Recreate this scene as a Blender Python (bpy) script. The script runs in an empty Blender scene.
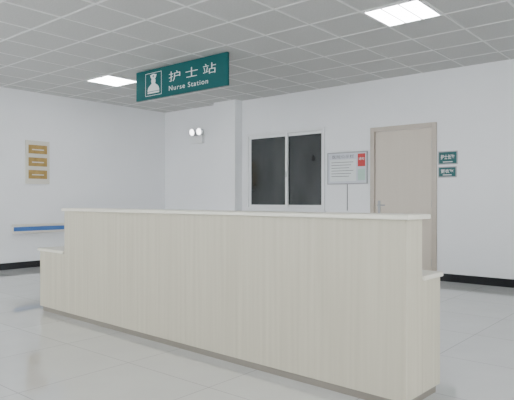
import bpy, bmesh, math
from mathutils import Vector
F=551.0; CH=1.15; HC=3.0; YB=7.69; XL=-9.0; XR=2.2; YF=-3.2
c40,s40=math.cos(math.radians(40)),math.sin(math.radians(40))
def ray(px,py):
    s=(px-257)/F; return Vector((-s40+s*c40, c40+s*s40, (200-py)/F))
def onY(px,py,Y=YB):
    r=ray(px,py); return Vector((0,0,CH))+r*(Y/r.y)
def onX(px,py,X=XL):
    r=ray(px,py); return Vector((0,0,CH))+r*(X/r.x)

# ---------- materials
def mat(name,col,rough=.5,spec=.5,metal=0,emit=None,es=0):
    m=bpy.data.materials.new(name); m.use_nodes=True
    b=m.node_tree.nodes['Principled BSDF']
    b.inputs['Base Color'].default_value=(*col,1); b.inputs['Roughness'].default_value=rough
    b.inputs['Specular IOR Level'].default_value=spec; b.inputs['Metallic'].default_value=metal
    if emit: b.inputs['Emission Color'].default_value=(*emit,1); b.inputs['Emission Strength'].default_value=es
    return m
def noisy(m,c1,c2,scale=(1,1,1),nscale=5,detail=3,bump=0):
    nt=m.node_tree; b=nt.nodes['Principled BSDF']
    tc=nt.nodes.new('ShaderNodeTexCoord'); mp=nt.nodes.new('ShaderNodeMapping'); mp.inputs['Scale'].default_value=scale
    n=nt.nodes.new('ShaderNodeTexNoise'); n.inputs['Scale'].default_value=nscale; n.inputs['Detail'].default_value=detail
    r=nt.nodes.new('ShaderNodeValToRGB'); r.color_ramp.elements[0].position=.3; r.color_ramp.elements[1].position=.7
    r.color_ramp.elements[0].color=(*c1,1); r.color_ramp.elements[1].color=(*c2,1)
    nt.links.new(tc.outputs['Object'],mp.inputs[0]); nt.links.new(mp.outputs[0],n.inputs['Vector'])
    nt.links.new(n.outputs[0],r.inputs[0]); nt.links.new(r.outputs[0],b.inputs['Base Color'])
    if bump:
        bp=nt.nodes.new('ShaderNodeBump'); bp.inputs['Strength'].default_value=bump; bp.inputs['Distance'].default_value=.002
        nt.links.new(n.outputs[0],bp.inputs['Height']); nt.links.new(bp.outputs[0],b.inputs['Normal'])
    return m
M_wall=noisy(mat('wall_paint',(.84,.84,.85),.55,.3),(.84,.85,.87),(.86,.87,.89),nscale=1.5,bump=.05)
M_tile=noisy(mat('ceiling_tile',(.5,.5,.49),.9,.1),(.50,.50,.49),(.58,.58,.57),nscale=60,detail=5,bump=.3)
M_bar=mat('ceiling_tbar',(.74,.74,.73),.5,.3)
M_lam=noisy(mat('counter_laminate',(.7,.69,.62),.38,.4),(.45,.42,.325),(.52,.49,.39),scale=(16,16,.4),nscale=2,detail=6)
M_top=noisy(mat('counter_top_board',(.75,.74,.68),.3,.5),(.66,.64,.55),(.72,.70,.61),nscale=3)
M_toe=mat('counter_plinth',(.20,.18,.15),.35)
M_base=mat('baseboard_black',(.010,.011,.015),.25)
M_teal=mat('sign_teal',(.003,.09,.095),.4,.3)
M_white=mat('lettering_white',(.75,.78,.78),.5)
M_pvc=mat('window_pvc',(.82,.83,.84),.35)
M_glass=noisy(mat('glass_room_shade',(.02,.022,.024),.04,.6),(.014,.017,.018),(.045,.052,.052),scale=(1,1,.4),nscale=1.6)  # opaque panes; the unlit room behind is painted into their dark colour
M_door=noisy(mat('door_leaf_beige',(.60,.56,.50),.4,.4),(.60,.535,.455),(.62,.555,.475),scale=(8,8,.6),nscale=2)
M_dfr=noisy(mat('door_frame_beige',(.5,.46,.4),.4),(.48,.42,.35),(.51,.45,.38),nscale=3)
M_metal=mat('brushed_metal',(.45,.45,.46),.3,.5,1)
M_alu=mat('aluminium_frame',(.35,.36,.37),.4,.5,.5)
M_dark=mat('dark_plastic',(.02,.02,.02),.4)
M_paper=mat('board_paper',(.62,.64,.70),.6)
M_green=mat('pale_green_print',(.45,.62,.55),.6)
M_red=mat('red_print',(.55,.04,.04),.5)
M_blue=mat('rail_blue',(.06,.17,.45),.4)
M_cream=mat('rail_cream',(.75,.72,.64),.4)
M_gold=noisy(mat('plaque_gold',(.3,.2,.08),.35),(.33,.21,.06),(.45,.30,.10),nscale=12)
M_pl=mat('plaque_backing',(.68,.66,.58),.4)
M_lamp=mat('lamp_diffuser',(.9,.9,.9),.4,emit=(.97,.99,1),es=26)
M_lamp2=mat('emergency_lamp_lens',(.9,.9,.9),.2,emit=(1,1,1),es=6)
M_ink=mat('ink_grey',(.12,.12,.14),.6)

# floor
M_floor=bpy.data.materials.new('floor_polished_tile'); M_floor.use_nodes=True
nt=M_floor.node_tree; b=nt.nodes['Principled BSDF']
tc=nt.nodes.new('ShaderNodeTexCoord'); br=nt.nodes.new('ShaderNodeTexBrick')
br.offset=0; br.inputs['Scale'].default_value=1; br.inputs['Brick Width'].default_value=.8; br.inputs['Row Height'].default_value=.8
br.inputs['Mortar Size'].default_value=.003; br.inputs['Mortar Smooth'].default_value=.1
br.inputs['Color1'].default_value=(.58,.585,.57,1); br.inputs['Color2'].default_value=(.61,.615,.60,1); br.inputs['Mortar'].default_value=(.38,.38,.37,1)
nz=nt.nodes.new('ShaderNodeTexNoise'); nz.inputs['Scale'].default_value=3; nz.inputs['Detail'].default_value=6
mx=nt.nodes.new('ShaderNodeMixRGB'); mx.blend_type='MULTIPLY'; mx.inputs[0].default_value=.12
nt.links.new(tc.outputs['Object'],br.inputs['Vector']); nt.links.new(tc.outputs['Object'],nz.inputs['Vector'])
nt.links.new(br.outputs['Color'],mx.inputs[1]); nt.links.new(nz.outputs[0],mx.inputs[2]); nt.links.new(mx.outputs[0],b.inputs['Base Color'])
b.inputs['Roughness'].default_value=.05; b.inputs['IOR'].default_value=2.6

# ---------- mesh helpers
def mesh_obj(name,parts,parent=None,bevel=0):
    """parts: list of (x0,x1,y0,y1,z0,z1,mat)"""
    bm=bmesh.new(); mats=[]
    for p in parts:
        x0,x1,y0,y1,z0,z1,m=p
        if m not in mats: mats.append(m)
        vs=[bm.verts.new((x,y,z)) for x in(x0,x1) for y in(y0,y1) for z in(z0,z1)]
        for q in((0,1,3,2),(4,6,7,5),(0,4,5,1),(2,3,7,6),(0,2,6,4),(1,5,7,3)):
            f=bm.faces.new([vs[i] for i in q]); f.material_index=mats.index(m)
    bmesh.ops.recalc_face_normals(bm,faces=bm.faces)
    me=bpy.data.meshes.new(name); bm.to_mesh(me); bm.free()
    for m in mats: me.materials.append(m)
    o=bpy.data.objects.new(name,me); bpy.context.collection.objects.link(o)
    if parent: o.parent=parent
    if bevel:
        md=o.modifiers.new('bevel','BEVEL'); md.width=bevel; md.segments=2; md.limit_method='ANGLE'
    return o
def empty(name,loc=(0,0,0)):
    o=bpy.data.objects.new(name,None); bpy.context.collection.objects.link(o); o.empty_display_size=.1; return o
def poly(name,pts,th,m,parent,yface):
    bm=bmesh.new(); vs=[bm.verts.new((x,yface,z)) for x,z in pts]; f=bm.faces.new(vs)
    r=bmesh.ops.extrude_face_region(bm,geom=[f])
    bmesh.ops.translate(bm,verts=[v for v in r['geom'] if isinstance(v,bmesh.types.BMVert)],vec=(0,th,0))
    bmesh.ops.recalc_face_normals(bm,faces=bm.faces)
    me=bpy.data.meshes.new(name); bm.to_mesh(me); bm.free(); me.materials.append(m)
    o=bpy.data.objects.new(name,me); bpy.context.collection.objects.link(o); o.parent=parent; return o
def cyl(name,p0,p1,r,m,parent=None,seg=20,r2=None):
    p0=Vector(p0);p1=Vector(p1); d=p1-p0
    bm=bmesh.new(); bmesh.ops.create_cone(bm,cap_ends=True,segments=seg,radius1=r,radius2=r if r2 is None else r2,depth=d.length)
    me=bpy.data.meshes.new(name); bm.to_mesh(me); bm.free(); me.materials.append(m)
    for f in me.polygons: f.use_smooth=len(f.vertices)==4
    o=bpy.data.objects.new(name,me); bpy.context.collection.objects.link(o)
    o.location=(p0+p1)/2; o.rotation_euler=d.to_track_quat('Z','Y').to_euler()
    if parent: o.parent=parent
    return o
def text(name,s,x0,x1,zc,h,y,m,parent,rotz=0,spacing=1,bold=0):
    cu=bpy.data.curves.new(name,'FONT'); cu.body=s; cu.size=1; cu.align_x='CENTER'; cu.align_y='CENTER'
    cu.space_character=spacing; cu.extrude=0.0008; cu.offset=bold
    cu.materials.append(m); o=bpy.data.objects.new(name,cu); bpy.context.collection.objects.link(o)
    bpy.context.view_layer.update(); d=o.dimensions
    sx=(x1-x0)/max(d.x,.01); sy=h/max(d.y,.01)
    o.scale=(sx,sy,1)
    bb=[Vector(v) for v in o.bound_box]; cx=(min(v.x for v in bb)+max(v.x for v in bb))/2; cy=(min(v.y for v in bb)+max(v.y for v in bb))/2
    if rotz==0:
        o.rotation_euler=(math.pi/2,0,0); o.location=((x0+x1)/2-cx*sx,y,zc-cy*sy)
    else:
        o.rotation_euler=(math.pi/2,0,math.pi/2); o.location=(y,(x0+x1)/2-cx*sx,zc-cy*sy)
    o.parent=parent; return o

# ---------- room shell
T=.15
mesh_obj('floor',[(XL-T,XR+T,YF-T,YB+T,-.1,0,M_floor)])
GX=-2.7; GY=4.8
xs=[GX+.6*i for i in range(-11,9)]; ys=[GY+.6*i for i in range(-14,6)]
xs=[x for x in xs if XL<x<XR]; ys=[y for y in ys if YF<y<YB]
cp=[(XL-T,XR+T,YF-T,YB+T,HC,HC+.1,M_tile)]
for x in xs: cp.append((x-.011,x+.011,YF,YB,HC-.006,HC,M_bar))
for y in ys: cp.append((XL,XR,y-.011,y+.011,HC-.0055,HC,M_bar))
mesh_obj('ceiling',cp)
a=onY(247,132); c=onY(325,128); wx0,wx1=a.x,c.x; wz0,wz1=.97,2.36
dl=onY(371,127).x; dr=onY(437,122).x; dz=2.265
mesh_obj('wall_back',[(XL-T,wx0,YB,YB+T,0,HC,M_wall),(wx0,wx1,YB,YB+T,0,wz0,M_wall),(wx0,wx1,YB,YB+T,wz1,HC,M_wall),
  (wx1,dl,YB,YB+T,0,HC,M_wall),(dl,dr,YB,YB+T,dz,HC,M_wall),(dr,XR+T,YB,YB+T,0,HC,M_wall)])
mesh_obj('wall_left',[(XL-T,XL,YF-T,YB,0,HC,M_wall)])
colx1=-6.82; colx0=-7.37; colY=7.5
mesh_obj('wall_column',[(colx0,colx1,colY,YB,0,HC,M_wall)])
def wall_openings_x(name,y0,y1,x0,x1,ops,z0,z1):
    parts=[];cur=x0
    for (p,q) in ops:
        parts.append((cur,p,y0,y1,0,HC,M_wall)); parts.append((p,q,y0,y1,0,z0,M_wall)); parts.append((p,q,y0,y1,z1,HC,M_wall)); cur=q
    parts.append((cur,x1,y0,y1,0,HC,M_wall)); mesh_obj(name,parts)
ops=[(-8.8,-6.9),(-6.6,-4.7)]  # unseen window openings, added on the left to let sky light in
wall_openings_x('wall_front',YF-T,YF,XL-T,XR+T,ops,.6,2.8)
parts=[]; cur=YF
opr=[(-2.4,0.2),(0.8,3.4)]  # more unseen openings, added so sky light enters from the right
for p,q in opr:
    parts+=[(XR,XR+T,cur,p,0,HC,M_wall),(XR,XR+T,p,q,0,.9,M_wall),(XR,XR+T,p,q,2.7,HC,M_wall)]; cur=q
parts.append((XR,XR+T,cur,YB,0,HC,M_wall)); mesh_obj('wall_right',parts)
k=2
for p,q in ops:
    mesh_obj('window_%d'%k,[(p,q,YF-.1,YF-.04,.6,.66,M_pvc),(p,q,YF-.1,YF-.04,2.74,2.8,M_pvc),(p,p+.06,YF-.1,YF-.04,.66,2.74,M_pvc),(q-.06,q,YF-.1,YF-.04,.66,2.74,M_pvc),((p+q)/2-.04,(p+q)/2+.04,YF-.1,YF-.04,.66,2.74,M_pvc)]); k+=1  # frames for the added front openings, out of view
for p,q in opr:
    mesh_obj('window_%d'%k,[(XR+.04,XR+.1,p,q,.9,.96,M_pvc),(XR+.04,XR+.1,p,q,2.64,2.7,M_pvc),(XR+.04,XR+.1,p,p+.06,.96,2.64,M_pvc),(XR+.04,XR+.1,q-.06,q,.96,2.64,M_pvc),(XR+.04,XR+.1,(p+q)/2-.04,(p+q)/2+.04,.96,2.64,M_pvc)]); k+=1  # frames for the added right-hand openings, out of view
bh=.11
mesh_obj('baseboard_back',[(XL+.012,colx0-.012,YB-.012,YB,0,bh,M_base),(colx0-.012,colx1+.012,colY-.012,colY,0,bh,M_base),(colx1,colx1+.012,colY,YB,0,bh,M_base),(colx0-.012,colx0,colY,YB,0,bh,M_base),
   (colx1+.012,dl,YB-.012,YB,0,bh,M_base),(dr,XR,YB-.012,YB,0,bh,M_base)])
mesh_obj('baseboard_left',[(XL,XL+.012,YF,YB,0,bh,M_base)])
mesh_obj('baseboard_right',[(XR-.012,XR,YF,YB-.012,0,bh,M_base)])
mesh_obj('baseboard_front',[(XL+.012,XR-.012,YF,YF+.012,0,bh,M_base)])

# ---------- sliding window
W=empty('window_1'); y=YB; fw=.045
mesh_obj('frame',[(wx0,wx1,y-.03,y+.07,wz0,wz0+fw,M_pvc),(wx0,wx1,y-.03,y+.07,wz1-fw,wz1,M_pvc),(wx0,wx0+fw,y-.03,y+.07,wz0+fw,wz1-fw,M_pvc),(wx1-fw,wx1,y-.03,y+.07,wz0+fw,wz1-fw,M_pvc)],W,.004)
xm=onY(286,150).x
def sash(n,x0,x1,yy):
    z0,z1=wz0+fw,wz1-fw; s=.05
    mesh_obj(n,[(x0,x1,yy,yy+.03,z0,z0+s,M_pvc),(x0,x1,yy,yy+.03,z1-s,z1,M_pvc),(x0,x0+s,yy,yy+.03,z0+s,z1-s,M_pvc),(x1-s,x1,yy,yy+.03,z0+s,z1-s,M_pvc)],W,.003)
    mesh_obj(n+'_glass',[(x0+s,x1-s,yy+.012,yy+.018,z0+s,z1-s,M_glass)],W)
sash('sash_left',wx0+fw,xm+.03,y+.002); sash('sash_right',xm-.03,wx1-fw,y+.036)
mesh_obj('latch',[(xm-.012,xm+.012,y-.012,y+.002,1.55,1.65,M_metal)],W,.003)
mesh_obj('sill',[(wx0-.03,wx1+.03,y-.08,y-.0,wz0-.03,wz0,M_pvc)],W,.004)

# ---------- door
D=empty('door_1'); f=.07
mesh_obj('door_frame',[(dl,dl+f,y-.03,y+.12,0,dz,M_dfr),(dr-f,dr,y-.03,y+.12,0,dz,M_dfr),(dl+f,dr-f,y-.03,y+.12,dz-f,dz,M_dfr)],D,.006)
mesh_obj('door_leaf',[(dl+f+.004,dr-f-.004,y+.0,y+.045,.008,dz-f-.004,M_door)],D,.003)
hx=dl+f+.07; hz=1.04
mesh_obj('handle_plate',[(hx-.022,hx+.022,y-.008,y,hz-.12,hz+.1,M_alu)],D,.003)
cyl('handle_stem',(hx,y-.05,hz+.03),(hx,y-.006,hz+.03),.01,M_alu,D)
mesh_obj('handle_lever',[(hx-.012,hx+.12,y-.06,y-.042,hz+.02,hz+.042,M_alu)],D,.006)
for i,z in enumerate((.25,1.1,1.95)): cyl('hinge_%d'%(i+1),(dr-f-.004,y-.006,z-.05),(dr-f-.004,y-.006,z+.05),.008,M_metal,D)

# ---------- notice board
p=onY(329,153); q=onY(367,183); bx0,bx1=p.x,q.x; bz1=1.90; bz0=1.42
N=empty('notice_board')
mesh_obj('board_panel',[(bx0,bx1,y-.02,y-.001,bz0,bz1,M_paper)],N)
mesh_obj('board_frame',[(bx0-.01,bx1+.01,y-.028,y-.001,bz1,bz1+.018,M_alu),(bx0-.01,bx1+.01,y-.028,y-.001,bz0-.018,bz0,M_alu),(bx0-.018,bx0,y-.028,y-.001,bz0-.018,bz1+.018,M_alu),(bx1,bx1+.018,y-.028,y-.001,bz0-.018,bz1+.018,M_alu)],N,.003)
mesh_obj('red_notice',[(bx1-.15,bx1-.02,y-.023,y-.02,bz0+.26,bz1-.02,M_red)],N)
mesh_obj('green_notice',[(bx1-.15,bx1-.02,y-.023,y-.02,bz0+.04,bz0+.22,M_green)],N)
mesh_obj('white_notice',[(bx0+.03,bx1-.18,y-.022,y-.02,bz0+.03,bz1-.1,M_white)],N)
text('board_heading','医院公示栏',bx0+.08,bx1-.22,bz1-.055,.055,y-.0225,M_ink,N)
for i in range(6):
    z=bz1-.145-i*.045
    mesh_obj('text_line_%d'%(i+1),[(bx0+.06,bx1-.23-(i%3)*.04,y-.0225,y-.022,z-.004,z+.004,M_ink)],N)
text('red_notice_text','通知',bx1-.135,bx1-.035,bz1-.1,.045,y-.024,M_white,N)
xc=(bx0+bx1)/2
cyl('cord',(xc,y-.008,bz0-.018),(xc,y-.008,.98),.005,M_dark,N)

# ---------- door signs
def dsign(px0,px1,pt,pb,s):
    a=onY(px0,pt);b_=onY(px1,pb); e=empty('door_sign'); z1=onY((px0+px1)/2,pt).z; z0=onY((px0+px1)/2,pb).z
    mesh_obj('plate_border',[(a.x,b_.x,y-.014,y-.001,z0,z1,M_alu)],e,.003)
    mesh_obj('plate_teal',[(a.x+.014,b_.x-.014,y-.018,y-.014,z0+.014,z1-.014,M_teal)],e)
    text('lettering',s,a.x+.04,b_.x-.04,(z0+z1)/2+.012,(z1-z0)*.36,y-.019,M_white,e,bold=.01)
    mesh_obj('english_line',[(a.x+.07,b_.x-.07,y-.0187,y-.018,z0+.032,z0+.042,M_white)],e)
dsign(438.5,458,151,164.5,'护士长室'); dsign(438.5,457,166.5,177.5,'更衣室')

# ---------- hanging station sign
S=empty('hanging_nurse_station_sign'); sy=4.98; sx0,sx1=-6.46,-4.66; sz0,sz1=2.57,2.985
mesh_obj('sign_panel',[(sx0,sx1,sy,sy+.04,sz0,sz1,M_teal)],S,.004)
mesh_obj('mounting_brackets',[(sx0+.2,sx0+.26,sy+.005,sy+.035,sz1-.002,HC-.0065,M_metal),(sx1-.26,sx1-.2,sy+.005,sy+.035,sz1-.002,HC-.0065,M_metal)],S)
yf=sy-.0015
def sxp(px): return onY(px,80,sy).x
ix0,ix1=sxp(145.5),sxp(161.5); iz0,iz1=sz0+.045,sz1-.05; t=.006
mesh_obj('pictogram_outline',[(ix0,ix1,yf,sy,iz0,iz0+t,M_white),(ix0,ix1,yf,sy,iz1-t,iz1,M_white),(ix0,ix0+t,yf,sy,iz0,iz1,M_white),(ix1-t,ix1,yf,sy,iz0,iz1,M_white)],S)
cx=(ix0+ix1)/2; w=(ix1-ix0)/2; h=iz1-iz0
Z=lambda v: iz0+v*h
X=lambda v: cx+v*w
poly('pictogram_gown',[(X(-.72),Z(.10)),(X(.72),Z(.10)),(X(.72),Z(.24)),(X(.64),Z(.36)),(X(.45),Z(.45)),(X(.22),Z(.52)),(X(-.22),Z(.52)),(X(-.45),Z(.45)),(X(-.64),Z(.36)),(X(-.72),Z(.24))],.0014,M_white,S,yf)
poly('pictogram_head',[(X(.26*math.cos(a)),Z(.63)+.26*w*math.sin(a)*1.1) for a in [i*math.pi/12 for i in range(24)]],.0014,M_white,S,yf)
poly('pictogram_cap',[(X(-.26),Z(.745)),(X(.26),Z(.745)),(X(.40),Z(.90)),(X(0),Z(.95)),(X(-.40),Z(.90))],.0014,M_white,S,yf)
mesh_obj('pictogram_cross',[(X(-.04),X(.04),yf-.001,yf,Z(.79),Z(.89),M_teal),(X(-.11),X(.11),yf-.0012,yf,Z(.825),Z(.855),M_teal)],S)
mesh_obj('pictogram_belt',[(X(-.72),X(.72),yf-.001,yf,Z(.17),Z(.195),M_teal)],S)
text('lettering_chinese','护 士 站',sxp(169),sxp(216),sz0+.255,.135,sy-.001,M_white,S,bold=-.006)
text('lettering_english','Nurse Station',sxp(169),sxp(208),sz0+.1,.065,sy-.001,M_white,S,spacing=1.2)

# ---------- ceiling lights
def lamp(x0,y0):
    e=empty('ceiling_light_panel')
    mesh_obj('frame',[(x0+.012,x0+.588,y0+.012,y0+.03,HC-.012,HC-.001,M_pvc),(x0+.012,x0+.588,y0+.57,y0+.588,HC-.012,HC-.001,M_pvc),(x0+.012,x0+.03,y0+.03,y0+.57,HC-.012,HC-.001,M_pvc),(x0+.57,x0+.588,y0+.03,y0+.57,HC-.012,HC-.001,M_pvc)],e)
    mesh_obj('diffuser',[(x0+.03,x0+.57,y0+.03,y0+.57,HC-.009,HC-.001,M_lamp)],e)
    mesh_obj('louvre_bars',[(x0+.03+.18*i-.006,x0+.03+.18*i+.006,y0+.03,y0+.57,HC-.018,HC-.009,M_metal) for i in (1,2)],e)
for x0,y0 in ((-2.7,4.8),(-7.5,4.8),(-2.7,0),(-7.5,0),(-5.1,-2.4)): lamp(x0,y0)

# ---------- plaque on left wall
e=empty('wall_plaque_board')
pa=onX(25,140);pb=onX(49,184); zt=onX(37,141).z; zb=onX(37,184).z
mesh_obj('backing',[(XL+.001,XL+.02,pa.y,pb.y,zb,zt,M_pl)],e,.004)
hh=(zt-zb)
for i in range(3):
    z1=zt-.10*hh-i*.29*hh; z0=z1-.2*hh
    mesh_obj('plate_%d'%(i+1),[(XL+.02,XL+.028,pa.y+.05,pb.y-.05,z0,z1,M_gold)],e,.002)
    mesh_obj('engraving_%d'%(i+1),[(XL+.028,XL+.029,pa.y+.11,pb.y-.11,z0+.4*(z1-z0),z0+.52*(z1-z0),M_pl)],e)

# ---------- handrail
e=empty('wall_handrail'); hy0=onX(10,230).y; hy1=YB-.1; hz=.66
mesh_obj('rail_body',[(XL+.05,XL+.085,hy0,hy1,hz-.07,hz+.07,M_cream)],e,.015)
mesh_obj('rail_grip',[(XL+.045,XL+.1,hy0,hy1,hz+.045,hz+.085,M_cream)],e,.012)
mesh_obj('blue_band',[(XL+.085,XL+.09,hy0+.02,hy1-.02,hz-.03,hz+.04,M_blue)],e,.001)
n=4
mesh_obj('wall_brackets',[(XL+.001,XL+.05,hy0+.15+i*(hy1-hy0-.3)/(n-1)-.03,hy0+.15+i*(hy1-hy0-.3)/(n-1)+.03,hz-.03,hz+.03,M_cream) for i in range(n)],e)

# ---------- emergency light
p=onY(199,137); e=empty('emergency_light'); ex,ez=p.x,p.z
mesh_obj('housing',[(ex-.16,ex+.16,y-.07,y-.001,ez-.14,ez+.02,M_pvc)],e,.01)
for i,dx in enumerate((-.1,.1)):
    cyl('lamp_arm_%d'%(i+1),(ex+dx,y-.035,ez+.015),(ex+dx,y-.035,ez+.06),.014,M_pvc,e)
    cyl('lamp_head_%d'%(i+1),(ex+dx,y-.02,ez+.1),(ex+dx,y-.1,ez+.09),.045,M_pvc,e,r2=.07)
    cyl('lamp_lens_%d'%(i+1),(ex+dx,y-.1,ez+.09),(ex+dx,y-.104,ez+.0895),.062,M_lamp2,e)

# ---------- counter (origin at its left front corner, turned slightly)
C=empty('nurse_station_counter'); C.location=(-5.43,2.95,0); C.rotation_euler=(0,0,math.radians(-2.1))
X0,X1=.5,4.135; Y0=0; XLo=0; Yt=.20; Yd=.44; zt=1.07; zl=.72; zll=.65; st=.028; pz=.05
mesh_obj('plinth',[(XLo+.03,X1-.02,Y0+.02,Yd-.02,0,pz,M_toe)],C)
mesh_obj('tall_carcass',[(X0,X1-.002,Y0+.018,Yt,pz,zt-st,M_lam)],C)
npn=6; pw=(X1-X0)/npn
for i in range(npn):
    mesh_obj('front_panel_%d'%(i+1),[(X0+i*pw+(.0004 if i else 0),X0+(i+1)*pw-(.0004 if i<npn-1 else 0),Y0,Y0+.018,pz,zt-st,M_lam)],C,.0005)
mesh_obj('tall_top_board',[(X0-.02,X1+.025,Y0-.025,Yt+.06,zt-st,zt,M_top)],C,.006)
mesh_obj('low_left_body',[(XLo,X0-.0005,Y0,Yd,pz,zll-st,M_lam)],C,.002)
mesh_obj('low_left_top_board',[(XLo-.02,X0-.0005,Y0-.02,Yd+.02,zll-st,zll,M_top)],C,.006)
mesh_obj('desk_body',[(X0,X1-.001,Yt+.0005,Yd,pz,zl-st,M_lam)],C,.002)
mesh_obj('desk_top_board',[(X0,X1+.012,Yt+.0005,Yd+.02,zl-st,zl,M_top)],C,.006)

# ---------- world + camera
w=bpy.data.worlds.new('World'); bpy.context.scene.world=w; w.use_nodes=True
bg=w.node_tree.nodes['Background']; bg.inputs[0].default_value=(.95,.98,1,1); bg.inputs[1].default_value=12
cam=bpy.data.cameras.new('camera'); cam.sensor_width=36; cam.lens=F/514*36
co=bpy.data.objects.new('camera',cam); bpy.context.collection.objects.link(co)
co.location=(0,0,CH); co.rotation_euler=(math.pi/2,0,math.radians(40)); bpy.context.scene.camera=co
